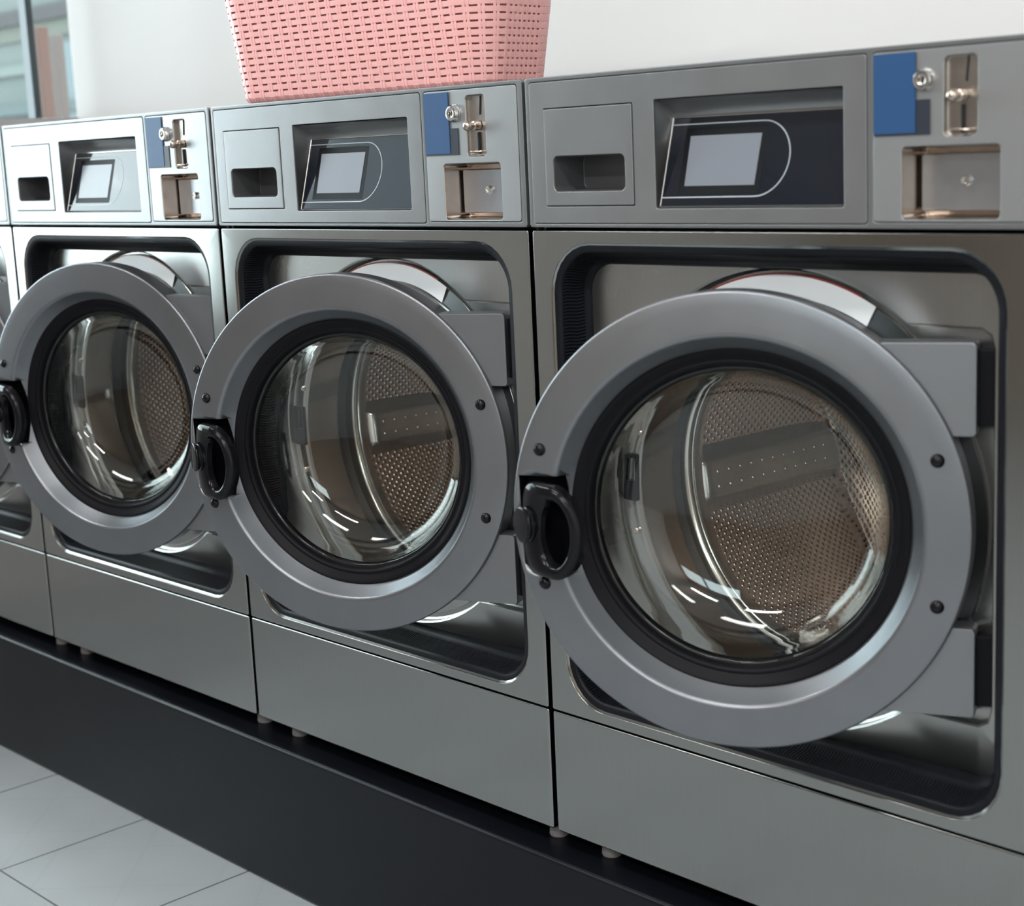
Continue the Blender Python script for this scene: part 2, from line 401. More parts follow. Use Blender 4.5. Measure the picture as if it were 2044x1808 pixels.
outpost(-61.65, -4.3, .03, pbr('outside_tan', (.052, .036, .030), .8), 'thinner tan upright post outside, nearer the white wall')
sbox('ground_outside', M['pave'], -14, WX-.2, -22, 12, -.1, 0)['kind'] = 'structure'
bpy.data.objects['ground_outside'].name = 'floor_outside'
# ceiling lamps, out of view, added as plausible light sources
lamp0 = None
for i, (lx, ly) in enumerate([(-1.6, -1.3), (.5, -1.3), (2.6, -1.3), (.5, -3.2), (2.6, -3.2)]):
    t = empty('added_ceiling_lamp', (lx, ly, HC))
    tag(t, 'unseen long white ceiling lamp added to light the laundry from above', 'lamp', 'added ceiling lamps of the laundry')
    bbox('added_lamp_housing', M['white'], t, -.6, .6, -.16, .16, -.05, 0, .004)

# ------------------------------------------------------------------ plinth
PT = .248
bm = bmesh.new(); box(bm, WX+.02, 3.2, -.03, YB-.01, 0, PT); bevel_all(bm, .006, 3)
tag(obj('plinth', bm, M['plinth']), 'long black painted plinth under the whole row of washing machines', 'plinth')

# ------------------------------------------------------------------ washing machines
Z = .17                                   # floor offset of the measured heights
ZT, ZC, ZL, ZB = 1.0913+Z, .907+Z, .2743+Z, .1035+Z
X0, X1 = .004, .696
DC = (.354, .594+Z)                       # axis of drum and closed door
OPEN = (.0335, .6615, .2895+Z, .8905+Z, .064)
DEPTH = .74
def ellipse_disc(r, y0, y1, cx, cz, bev=.0012, n=40):
    return revolve([(0, y0), (r-bev, y0), (r, y0+bev), (r, y1), (0, y1)], n, center=(cx, 0, cz))

def build_machine(name, x, th, turn=97):
    T = empty(name, (x, 0, 0))
    # cabinet shell behind the front
    bm = bmesh.new()                                      # hollow sheet metal cabinet
    ca, cb, cc, cd_ = X0+.001, X1-.001, ZB+.004, ZT-.003
    box(bm, ca, ca+.004, .02, DEPTH, cc, cd_); box(bm, cb-.004, cb, .02, DEPTH, cc, cd_)
    box(bm, ca, cb, .02, DEPTH, cc, cc+.004); box(bm, ca, cb, .003, DEPTH, cd_-.004, cd_)
    box(bm, ca, cb, DEPTH-.004, DEPTH, cc, cd_); box(bm, ca, cb, .08, DEPTH, ZC-.006, ZC-.002)
    obj('cabinet', bm, M['side'], T, smooth=False)
    # steel front
    fp = plate('front_panel', M['steel'], T, (X0, X1, ZL+.0013, ZC-.0016, .003), [OPEN], 0, .02, .0014, 4)
    bm = bmesh.new()                                      # rolled lip around the opening
    prof = [(.0, .0015), (-.0035, .0035), (-.004, .008), (-.001, .010)]
    Ls = [loopv(bm, rr(*OPEN, off=o), y) for o, y in prof]
    for a, b in zip(Ls, Ls[1:]): bridge(bm, a, b)
    obj('opening_lip', bm, M['steel'], T)
    plate('lower_panel', M['steel'], T, (X0, X1, ZB, ZL-.0013, .003), [], 0, .02, .0025, 3)
    bbox('seam_backing', M['dark'], T, X0+.002, X1-.002, .012, .02, ZL-.004, ZL+.004, 0)
    # rubber seal
    bm = bmesh.new(); uvl = bm.loops.layers.uv.new('UVMap')
    prof = [(-.0025, .0030), (-.0090, .0035), (-.0130, .0070), (-.0165, .024), (-.0215, .037), (-.026, .0395), (-.030, .046), (-.031, .060)]
    pts0 = rr(*OPEN, off=-.01, n=14); acc = [0]
    for a, b in zip(pts0, pts0[1:]+pts0[:1]): acc.append(acc[-1]+math.hypot(a[0]-b[0], a[1]-b[1]))
    Ls = [loopv(bm, rr(*OPEN, off=o, n=14), y) for o, y in prof]
    for q, (A, B) in enumerate(zip(Ls, Ls[1:])):
        for i in range(len(A)):
            j = (i+1) % len(A); f = bm.faces.new((A[i], A[j], B[j], B[i])); f.material_index = 0 if 1 < q < 4 else 1
            for l, (u, v) in zip(f.loops, ((acc[i], q/4), (acc[i+1], q/4), (acc[i+1], (q+1)/4), (acc[i], (q+1)/4))): l[uvl].uv = (u, v)
    obj('rubber_seal', bm, [M['seal'], M['rubber']], T)
    # inner panel with pressed door seat
    IN = (OPEN[0]+.026, OPEN[1]-.026, OPEN[2]+.026, OPEN[3]-.026, .045)
    cx, cz = DC; R = .268; yr, ys = .044, .056
    a0 = math.asin((.212)/R)
    seat = []
    for i in range(61):
        a = a0 + (2*pi-2*a0)*i/60; seat.append((cx+R*math.cos(a), cz+R*math.sin(a)))
    seat += [(.606, cz-.212), (.618, cz-.205), (.622, cz-.19), (.622, cz+.19), (.618, cz+.205), (.606, cz+.212)]
    bm = bmesh.new()
    def yb(x_, z_):                        # panel bends back towards its lower edge
        return yr + (max(0, (IN[2]+.05)-z_)*.35 if z_ < IN[2]+.05 else 0)
    def grow(pts, s):                      # move seat outline in/out from its middle
        out = []
        for (a_, b_) in pts:
            d = math.hypot(a_-cx, b_-cz); out.append((cx+(a_-cx)*(d+s)/d, cz+(b_-cz)*(d+s)/d))
        return out
    lo = loopv(bm, rr(*IN, off=.004), yb); s0 = loopv(bm, grow(seat, .003), yr); fill(bm, [lo, s0])
    s1 = loopv(bm, grow(seat, .0005), yr+.0015); s2 = loopv(bm, seat, ys-.002); s3 = loopv(bm, grow(seat, -.003), ys)
    bridge(bm, s0, s1); bridge(bm, s1, s2); bridge(bm, s2, s3)
    h0 = loopv(bm, circ(cx, cz, .2285, 96), ys); fill(bm, [s3, h0]); h1 = loopv(bm, circ(cx, cz, .2285, 96), ys+.02); bridge(bm, h0, h1)
    ip = obj('inner_panel', bm, M['inner_steel'], T, angle=30)
    # polished collar on the seat, with latch and screws
    cr = obj('door_collar', revolve([(.2595, ys+.001), (.2590, ys-.002), (.2575, ys-.0035), (.249, ys-.0040), (.2465, ys-.0042), (.241, ys-.0048), (.238, ys-.0055), (.231, ys-.0055), (.2265, ys-.003), (.2255, ys+.03), (.2215, ys+.05)], 128, center=(cx, 0, cz), mis=[0, 0, 0, 0, 0, 0, 0, 0, 1, 1, 1]), [M['collar'], M['chrome']], T)
    lt = plate('latch_socket', M['matblack'], cr, (.0945, .1235, cz-.030, cz+.032, .004), [(.1, .118, cz-.004, cz+.026, .002)], ys-.0085, .006, .001)
    bm = bmesh.new(); box(bm, .1, .118, ys-.004, ys-.003, cz-.004, cz+.026); obj('latch_hole', bm, M['dark'], cr, smooth=False)
    for q, (sx, sz) in enumerate(((.124, cz+.062), (.118, cz-.069))):
        obj('screw', ellipse_disc(.0042, ys-.0095, ys-.002, sx, sz, n=16), M['nickel'], cr)
    # warning sticker, a blank white crescent with a thin red printed edge
    def arcband(r0, r1, a0, a1, y, n=40, mi=0):
        bm = bmesh.new(); A = []; B = []
        for i in range(n+1):
            a = math.radians(a0+(a1-a0)*i/n)
            A.append(bm.verts.new((cx+r0*math.cos(a), y, cz+r0*math.sin(a)))); B.append(bm.verts.new((cx+r1*math.cos(a), y, cz+r1*math.sin(a))))
        for i in range(n): bm.faces.new((A[i], A[i+1], B[i+1], B[i]))
        g = bmesh.ops.extrude_face_region(bm, geom=list(bm.faces))
        bmesh.ops.translate(bm, verts=[v for v in g['geom'] if isinstance(v, bmesh.types.BMVert)], vec=(0, .0006, 0))
        return bm
    st = obj('warning_sticker', arcband(.236, .2605, 61.5, 124, ys-.0072), M['white'], ip)
    st['label'] = 'blank white crescent sticker'
    obj('sticker_border', arcband(.2607, .2625, 66, 118, ys-.0070), M['red'], st)
    # bellows, drum lip and drum
    obj('bellows', revolve([(.2215, ys+.049), (.229, ys+.055), (.236, ys+.062), (.229, ys+.068), (.226, ys+.0705), (.238, ys+.075), (.255, ys+.078), (.262, ys+.085)], 96, center=(cx, 0, cz)), M['rubber'], T)
    DR = .262; DY0 = .148; DY1 = .52
    bm = bmesh.new(); uvl = bm.loops.layers.uv.new('UVMap'); n = 120
    prof = [(DR, DY0+.006), (DR, DY1-.03), (DR-.009, DY1-.009), (DR-.03, DY1), (.0001, DY1+.004)]
    rings = [[bm.verts.new((cx+r*math.cos(2*pi*i/n), y, cz+r*math.sin(2*pi*i/n))) for i in range(n)] for r, y in prof]
    for q in range(len(rings)-1):
        for i in range(n):
            j = (i+1) % n
            f = bm.faces.new((rings[q][i], rings[q][j], rings[q+1][j], rings[q+1][i]))
            for l in f.loops:
                c = l.vert.co
                if q == 0:
                    k = i if l.vert in (rings[q][i], rings[q+1][i]) else i+1
                    l[uvl].uv = (k/n*132*.0125, c.y)
                else: l[uvl].uv = (c.x, c.z)
    dr = obj('drum', bm, M['drum'], T)
    obj('drum_lip', revolve([(DR, DY0+.008), (DR-.002, DY0), (DR-.012, DY0-.007), (DR-.022, DY0-.009), (.232, DY0-.007), (.228, DY0-.003), (.2275, DY0+.004), (.2245, DY0+.006), (.223, DY0+.001), (.220, DY0-.001), (.2175, DY0+.004), (.2185, DY0+.014), (.226, DY0+.016)], 128, center=(cx, 0, cz)), M['chrome_soft'], dr)
    for k in range(3):                                     # lifters
        a = math.radians(turn+120*k); bm = bmesh.new()
        secs = []
        for yy, s in ((DY0+.012, .02), (DY0+.035, .85), (DY0+.05, 1.), (DY1-.04, 1.), (DY1-.015, .6)):
            ring = []
            for (tt, hh) in ((-.050, -.004), (-.031, .025), (-.026, .031), (-.020, .033), (.020, .033), (.026, .031), (.031, .025), (.050, -.004)):
                rad = DR-hh*s; ring.append(bm.verts.new((tt, yy, -rad)))
            secs.append(ring)
        for A, B in zip(secs, secs[1:]):
            for i in range(len(A)-1): bm.faces.new((A[i], A[i+1], B[i+1], B[i]))
        cap(bm, secs[0]); cap(bm, secs[-1])
        for side in (-1, 1):
            for hh in range(11):           # two rows of round studs along the ridge
                c0 = revolve([(0, -.0022), (.0020, -.0018), (.0034, -.0004), (.0036, .001)], 10)
                xform(c0, Matrix.Translation((side*.010, DY0+.058+hh*.024, -(DR-.033))) @ Matrix.Rotation(-pi/2, 4, 'X'))
                me_ = bpy.data.meshes.new('tmp'); c0.to_mesh(me_); c0.free(); bm.from_mesh(me_); bpy.data.meshes.remove(me_)
        xform(bm, Matrix.Translation((cx, 0, cz)) @ Matrix.Rotation(a, 4, 'Y'))
        obj('lifter', bm, M['chrome_soft'], dr)
    # feet
    for fx in (.071, .672):
        for fy in (.034, .66):
            bm = revolve([(0, 0), (.0125, 0), (.0135, .002), (.0132, .008), (.0128, .014), (.009, .016), (.009, ZB-PT+.006), (0, ZB-PT+.006)], 28)
            xform(bm, Matrix.Translation((fx, fy, PT)) @ Matrix.Rotation(pi/2, 4, 'X'))
            obj('foot', bm, M['foot'], T)
    build_console(T)
    build_door(T, th)
    return T

def grid_recess(name, m, parent, outer, y0, inner, mats=None, ang=35, r2=None):
    """pocket: rounded-rect mouth at y0 tapering to `inner` loop = (x0,x1,z0,z1,r, y_bottom(x,z) callable or float)"""
    bm = bmesh.new()
    A = loopv(bm, rr(*outer), y0); B = loopv(bm, rr(*outer, off=-.0012), y0+.002)
    bridge(bm, A, B)
    args, yb = inner[:5], inner[5]
    C = loopv(bm, rr(*args), yb); bridge(bm, B, C)
    D = loopv(bm, rr(*args, off=-.0015), (lambda x, z: (yb(x, z) if callable(yb) else yb)+.001)); bridge(bm, C, D)
    cap(bm, D)
    return obj(name, bm, m, parent, angle=ang)

def build_console(T):
    z0, z1 = ZC+.0025, ZT
    DISP = (.2140, .4745, .9318+Z, 1.0555+Z, .0025)
    DRAW = (.0345, .1815, .9350+Z, 1.0537+Z, .0015)
    con = plate('console', M['console_edge'], T, (X0-.001, X1+.001, z0, z1, .004), [(.0100, .5032, .9140+Z, 1.0860+Z, .004), (.5100, .6885, .9160+Z, 1.0860+Z, .004)], -.002, .085, .0012, 3)
    bm = bmesh.new(); box(bm, X0+.003, X1-.003, .08, .09, z0+.003, z1-.004); obj('console_back', bm, M['dark'], T, smooth=False)
    face = plate('control_panel', M['console'], T, (.0108, .5024, .9148+Z, 1.0852+Z, .004), [DISP, DRAW], -.0026, .006, .0008, 3)
    # detergent drawer
    G = (.0490, .1680, .9530+Z, .9960+Z, .008)
    dw = plate('detergent_drawer', M['console'], T, (DRAW[0]+.0012, DRAW[1]-.0012, DRAW[2]+.0012, DRAW[3]-.0012, .0015), [G], -.0036, .012, .0009, 3)
    grid_recess('drawer_grip', M['grip'], dw, G, -.0028, (.054, .164, .9545+Z, .9945+Z, .008, .045))
    # display hood: walls run from the mouth back to the tilted glass
    zb_, yb_, zt_, yt_ = .9345+Z, .0030, 1.0333+Z, .0290
    bm = bmesh.new()
    x0, x1 = DISP[0]+.001, DISP[1]-.001
    top, bot = DISP[3]-.001, DISP[2]+.001
    v = {}
    def V(x, y, z): return bm.verts.new((x, y, z))
    def quad(*c): bm.faces.new([bm.verts.new(p) for p in c])
    yf = -.0008
    # ceiling of the hood with a rolled edge down to the glass
    prof = [(top, yf), (top-.004, .012), (top-.010, .0235), (top-.0165, .0285), (zt_, yt_)]
    for (za, ya), (zb2, yb2) in zip(prof, prof[1:]): quad((x0, ya, za), (x1, ya, za), (x1, yb2, zb2), (x0+.0, yb2, zb2))
    for xx, s in ((x0, 1), (x1, -1)):
        quad((xx, yf, top), (xx+s*.002, yt_, zt_+.012), (xx+s*.002, yt_, zt_), (xx+s*.001, yb_, zb_), (xx, yf, bot))
    quad((x0, yf, bot), (x1, yf, bot), (x1, yb_, zb_), (x0, yb_, zb_))
    hood = obj('display_hood', bm, M['console'], T, angle=50)
    bm = bmesh.new(); tube(bm, [(x0+.003, yt_-.001, zt_+.001), (x0+.0015, yb_-.001, zb_)], .0012, 8); tube(bm, [(x0+.002, yt_-.001, zt_+.0005), (x1-.002, yt_-.001, zt_+.0005)], .0011, 8)
    obj('hood_edge', bm, M['chrome_soft'], hood)
    # display
    def P3(x, z, d=0.):
        tt = (z-zb_)/(zt_-zb_); return (x, yb_+tt*(yt_-yb_)-d, z+d*.25)
    def poly(name, m, par, pts, d):
        bm = bmesh.new(); F = [bm.verts.new(P3(x, z+Z, d)) for x, z in pts]; B = [bm.verts.new(P3(x, z+Z, d-.001)) for x, z in pts]
        fill(bm, [F]) if len(F) > 4 else cap(bm, F); bridge(bm, F, B)
        return obj(name, bm, m, par, angle=30)
    disp = poly('display', M['glossblack'], T, [(x0+.001, zb_-Z), (x1-.001, zb_-Z), (x1-.001, zt_-Z), (x0+.001, zt_-Z)], .0006)
    def D_outline(o):
        pts = [(.2175, .9443-o)]; c = (.351, .9846); rx, rz = .0405+o, .0400+o
        for i in range(21):
            a = -pi/2+pi*i/20; pts.append((c[0]+rx*math.cos(a), c[1]+rz*math.sin(a)))
        pts.append((.2175, c[1]+rz)); return pts
    bm = bmesh.new(); A = [bm.verts.new(P3(x, z+Z, .0009)) for x, z in D_outline(0)]; B = [bm.verts.new(P3(x, z+Z, .0009)) for x, z in D_outline(.0014)]
    for i in range(len(A)-1): bm.faces.new((A[i], A[i+1], B[i+1], B[i]))
    obj('display_outline', bm, M['outline'], disp, smooth=False)
    poly('screen_frame', M['matblack'], disp, [(.240, .9475), (.3555, .9475), (.3567, .9500), (.3575, .9850), (.3568, 1.0190), (.3550, 1.0205), (.241, 1.0205)], .0008)
    poly('screen', M['screen'], disp, [(.2490, .9562), (.3492, .9562), (.3502, 1.0120), (.2482, 1.0120)], .0012)
    # coin panel
    SL = (.5920, .6292, .9998+Z, 1.0772+Z, .006); BX = (.5440, .6540, .9190+Z, .9915+Z, .005)
    cp = plate('coin_panel', M['coinface'], T, (.5108, .6877, .9168+Z, 1.0852+Z, .004), [SL, BX], -.0026, .006, .0008, 3)
    def lab(name, m, par, x0_, x1_, z0_, z1_, y, label):
        bm = bmesh.new(); box(bm, x0_, x1_, y, y+.0008, z0_+Z, z1_+Z); o = obj(name, bm, m, par, smooth=False); o['label'] = label
    lab('label_backing', M['navy'], cp, .5125, .5770, 1.0025, 1.0368, -.0038, 'dark navy label behind the blue one')
    lab('blue_label', M['blue'], cp, .5125, .5610, 1.0048, 1.0832, -.0044, 'plain blue label')
    lk = obj('lock', revolve([(0, -.0065), (.0035, -.0068), (.0042, -.0095), (.0068, -.0105), (.0092, -.0098), (.0112, -.0065), (.0118, -.003)], 40, center=(.5712, 0, 1.0555+Z)), M['chrome'], cp)
    bbox('keyhole', M['dark'], lk, .5703, .5721, -.0072, -.0060, 1.0525+Z, 1.0585+Z, 0)
    sl = grid_recess('coin_slide', M['slideplate'], T, SL, -.0020, (.5930, .6285, 1.0007+Z, 1.0763+Z, .0055, .0030))
    sl['label'] = 'warm metal coin slide plate'
    bm = bmesh.new(); tube(bm, [(.6155, .0036, 1.0755+Z), (.6130, .0036, 1.052+Z)], .0011, 8); obj('coin_slot', bm, M['dark'], sl)
    bbox('slide_slot', M['dark'], sl, .6085, .6118, .0010, .0050, 1.003+Z, 1.0305+Z, .0012)
    bm = revolve([(0, -.0215), (.0035, -.0210), (.0058, -.0190), (.0066, -.0160), (.0058, -.0130), (.0040, -.0112), (.0040, -.0070), (.0058, -.0060), (.0062, -.0010), (.0062, .0030)], 28, center=(.6100, 0, 1.0385+Z))
    obj('coin_knob', bm, M['nickel'], sl)
    bm = bmesh.new(); tube(bm, [(.600, .004, 1.0062+Z), (.600, -.0035, 1.0060+Z), (.603, -.006, 1.0058+Z), (.617, -.006, 1.0058+Z), (.620, -.0035, 1.006+Z), (.620, .004, 1.0062+Z)], .0013, 8)
    obj('coin_guard', bm, M['nickel'], sl)
    # coin return box
    cb = grid_recess('coin_box', M['nickel'], T, BX, -.0025, (.5455, .6525, .9205+Z, .9898+Z, .005, .0390))
    cb['label'] = 'warm metal recess around the coin box door'
    dd = plate('coin_box_door', M['coindoor'], cb, (.5490, .6515, .9262+Z, .9830+Z, .003), [], .0260, .012, .0016, 3)
    dd['label'] = 'blue grey locked steel door'
    lk = obj('lock', revolve([(0, .0225), (.0022, .0227), (.0030, .0215), (.0048, .0217), (.0056, .0240), (.0060, .0265)], 28, center=(.6015, 0, .9560+Z)), M['chrome'], dd)

ARM, HX, HY = .2779, .6319, .0345
CACHE = {}
def cut_ring(prof, T):
    bm = revolve(prof, 160, closed=True)
    ring = obj('door', bm, M['ring'], T, angle=35)
    cut = bmesh.new()                     # handle pocket
    hp = [(-.2465, .0475), (-.1930, .0475), (-.1880, -.0660), (-.2310, -.0660), (-.2430, -.0560)]
    A = [cut.verts.new((x, -.02, z)) for x, z in hp]; B = [cut.verts.new((x, .026, z)) for x, z in hp]
    cap(cut, A); cap(cut, B); bridge(cut, A, B)
    co = obj('cutter', cut, M['matblack'], None, smooth=False)
    md = ring.modifiers.new('b', 'BOOLEAN'); md.operation = 'DIFFERENCE'; md.object = co; md.solver = 'EXACT'
    try: md.material_mode = 'TRANSFER'
    except Exception: pass
    bpy.context.view_layer.update()
    me = bpy.data.meshes.new_from_object(ring.evaluated_get(bpy.context.evaluated_depsgraph_get()))
    ring.modifiers.clear(); ring.data = me
    me.shade_smooth(); me.set_sharp_from_angle(angle=math.radians(35))
    bpy.data.objects.remove(co)
    return ring
def build_door(T, th):
    """door local frame: x = away from the hinge (towards the handle), y = inwards, z up; mesh is modelled with centre at the origin"""
    # world: e = (-cos th, -sin th), inward = -(sin th, -cos th)
    e = Vector((-math.cos(th), -math.sin(th), 0)); inn = Vector((-math.sin(th), math.cos(th), 0)); zz = Vector((0, 0, 1))
    c = Vector((HX, HY, DC[1])) + e*ARM
    mt = Matrix(((e.x, inn.x, 0, c.x), (e.y, inn.y, 0, c.y), (0, 0, 1, c.z), (0, 0, 0, 1)))
    # local x is mirrored relative to world, so local frame is left handed: use modelling coordinates with x -> -x
    mt = Matrix(((-e.x, inn.x, 0, c.x), (-e.y, inn.y, 0, c.y), (0, 0, 1, c.z), (0, 0, 0, 1)))   # +x towards the hinge
    prof = [(.196, .045), (.2490, .045), (.2535, .041), (.2550, .034), (.2552, .0075), (.2560, .0060), (.2560, .0035), (.2548, .0012), (.2525, .0000),
            (.240, -.0012), (.222, -.0022), (.2115, -.0030), (.2085, -.0028), (.2062, -.0015), (.2045, .0010), (.1925, .0185), (.1900, .0205), (.188, .0235), (.188, .03)]
    if 'door' in CACHE:
        ring = bpy.data.objects.new('door', CACHE['door']); COL.objects.link(ring); ring.parent = T
    else:
        ring = cut_ring(prof, T); CACHE['door'] = ring.data
    ring.matrix_basis = mt
    bm = bmesh.new()                      # dark liner of the handle pocket
    ip_ = [(-.2455, .0470), (-.1935, .0470), (-.1888, -.0655), (-.2308, -.0655), (-.2425, -.0557)]
    A = [bm.verts.new((x, (.001 if x < -.2 else .020), z)) for x, z in ip_]; B = [bm.verts.new((x, .0265, z)) for x, z in ip_]
    bridge(bm, A, B); cap(bm, B)
    obj('handle_pocket', bm, M['matblack'], ring, smooth=False)
    # black inner trim
    obj('inner_trim', revolve([(.191, .0195), (.1895, .0185), (.186, .0195), (.183, .0225), (.178, .0255), (.176, .0248), (.1735, .0255), (.171, .029), (.1695, .0345), (.167, .036), (.166, .044), (.192, .046)], 128, closed=True), M['matblack'], ring)
    # glass bowl
    out = [(.1700, .0345), (.1660, .0350), (.1630, .0440), (.1580, .0620), (.1480, .0820), (.1250, .1000), (.0850, .1110), (.040, .1150), (0, .1155)]
    def smooth(p, it=2):
        for _ in range(it):
            q = [p[0]]
            for a, b in zip(p, p[1:]):
                q += [(a[0]*.75+b[0]*.25, a[1]*.75+b[1]*.25), (a[0]*.25+b[0]*.75, a[1]*.25+b[1]*.75)]
            q.append(p[-1]); p = q
        return p
    inner = smooth(out); outer = []
    for q, (a, b) in enumerate(inner):           # even wall thickness
        p0 = inner[max(0, q-1)]; p1 = inner[min(len(inner)-1, q+1)]
        dx, dy = p1[0]-p0[0], p1[1]-p0[1]; l = math.hypot(dx, dy) or 1
        nx, ny = -dy/l, dx/l
        if ny < 0: nx, ny = -nx, -ny
        if q == len(inner)-1: nx, ny = 0, 1
        if q < 2: nx, ny = 0, 1
        outer.append((a+nx*.004, b+ny*.004))
    obj('door_glass', revolve(inner+outer[::-1], 192, closed=True), M['glass'], ring, angle=60, wnorm=False)
    # black knobs (screw caps)
    for sx in (-1, 1):
        for sz in (-1, 1):
            obj('screw_cap', revolve([(0, -.0055), (.003, -.0052), (.006, -.0038), (.0076, -.0015), (.0080, .001)], 28, center=(sx*.2194, 0, sz*.0780)), M['plastic'], ring)
    # hinge bracket: two blocks joined behind the ring
    for sg in (1, -1):
        za, zb = .102, .2000; ra = .222
        pts = []
        for q in range(9):
            zz_ = zb+(za-zb)*q/8; pts.append((math.sqrt(max(0, ra*ra-zz_*zz_)), zz_))
        pts += [(.2545, za), (.2575, za+.003), (.2575, zb-.003), (.2545, zb)]
        mx_ = sum(p[0] for p in pts)/len(pts); mz_ = sum(p[1] for p in pts)/len(pts)
        bm = bmesh.new()
        def ins(k): return [(mx_+(p[0]-mx_)*k, sg*(mz_+(p[1]-mz_)*k)) for p in pts]
        Ls = [loopv(bm, ins(k), y) for k, y in ((.955, .0065), (.985, .0069), (1., .0085), (1., .036))]
        for a, b in zip(Ls, Ls[1:]): bridge(bm, a, b)
        cap(bm, Ls[0]); cap(bm, Ls[-1])
        obj('hinge_bracket', bm, M['bracket'], ring)
    for z0_, z1_ in ((.112, .192), (-.190, -.112)):
        bbox('hinge', M['matblack'], ring, .2560, .2780, .016, .034, z0_, z1_, .003)
    # handle: curved black pull with an oval finger hole, and a round pivot cap
    D0 = Vector((-.2450, .0020)); D1 = Vector((-.1620, -.0240))
    def hm(s, z, lift=0.):               # s 0..1 along the pull; lift along its outward normal
        p = D0.lerp(D1, s); bulge = .011*math.sin(pi*min(max(s, 0), 1)*.9)
        d = (D1-D0).normalized(); nrm = Vector((d.y, -d.x));  nrm = nrm if nrm.y < 0 else -nrm
        q = p+nrm*(bulge+lift); return (q.x, q.y, z)
    def outl(t_, g=0.):                   # outer outline param, ccw; superellipse right side, squarish left
        a = 2*pi*t_; ca, sa = math.cos(a), math.sin(a)
        if ca < 0: s = .56+.56*math.copysign(abs(ca)**.4, ca); z = -.010+.0545*math.copysign(abs(sa)**.5, sa)
        else: s = .56+.44*ca; z = -.010+.0545*sa
        return s, z-.006*s
    def hol(t_, k=1.): a = 2*pi*t_; return .60+.235*k*math.cos(a), -.0145+.0375*k*math.sin(a)
    N = 72; bm = bmesh.new()
    def lp(fn, lift, k=None): 
        return [bm.verts.new(hm(*((fn(i/N, k) if k is not None else fn(i/N))), lift)) for i in range(N)]
    O0 = lp(outl, -.010); O1 = lp(outl, -.001)
    mid = []
    for kk, lf in ((.12, .0028), (.45, .0055), (.8, .0035)):
        L = []
        for i in range(N):
            a = outl(i/N); b = hol(i/N, 1.); s = a[0]+(b[0]-a[0])*kk; z = a[1]+(b[1]-a[1])*kk
            L.append(bm.verts.new(hm(s, z, lf)))
        mid.append(L)
    H1 = lp(hol, -.001, 1.); H0 = lp(hol, -.010, .98)
    seq = [O0, O1]+mid+[H1, H0]
    for a, b in zip(seq, seq[1:]): bridge(bm, a, b)
    bridge(bm, H0, O0)
    hd = obj('door_handle', bm, M['plastic'], ring, angle=60)
    ax = Vector((-.66, -.75, 0)).normalized()
    bm = revolve([(0, -.0065), (.0190, -.0065), (.0208, -.0052), (.0212, -.0035), (.0200, -.0018), (.0188, -.0010), (.0188, .0006), (.0202, .0018), (.0202, .0034), (.0185, .0048), (.0185, .010), (0, .010)], 56)
    rot = Vector((0, 1, 0)).rotation_difference(-ax).to_matrix().to_4x4()
    xform(bm, Matrix.Translation((-.2370, -.0110, -.0075)) @ rot @ Matrix.Scale(.92, 4, (1, 0, 0)))
    obj('handle_pivot', bm, M['plastic'], hd)

P_ = .70
specs = [(0.0, .4300, 'washing machine nearest the camera, door cropped closest to the right frame edge'),
         (-P_, .3960, 'washing machine in the middle of the row, with the pink basket on top'),
         (-2*P_, .3152, 'washing machine left of the basket, its console bright with window light'),
         (-3*P_, .3000, 'farthest washing machine, cut off by the left edge of the picture')]
lab_ = ['grey steel washing machine nearest the camera, rightmost, with the largest open door',
        'grey steel washing machine in the middle, under the pink basket',
        'grey steel washing machine left of the basket, its console bright with window light',
        'farthest grey washing machine, mostly cut off by the left edge']
for (x, th, _), lb, trn in zip(specs, lab_, (83, 84, 40, 70)):
    t = build_machine('washing_machine', x, th, trn)
    tag(t, lb, 'washing machine', 'row of washing machines on the black plinth')

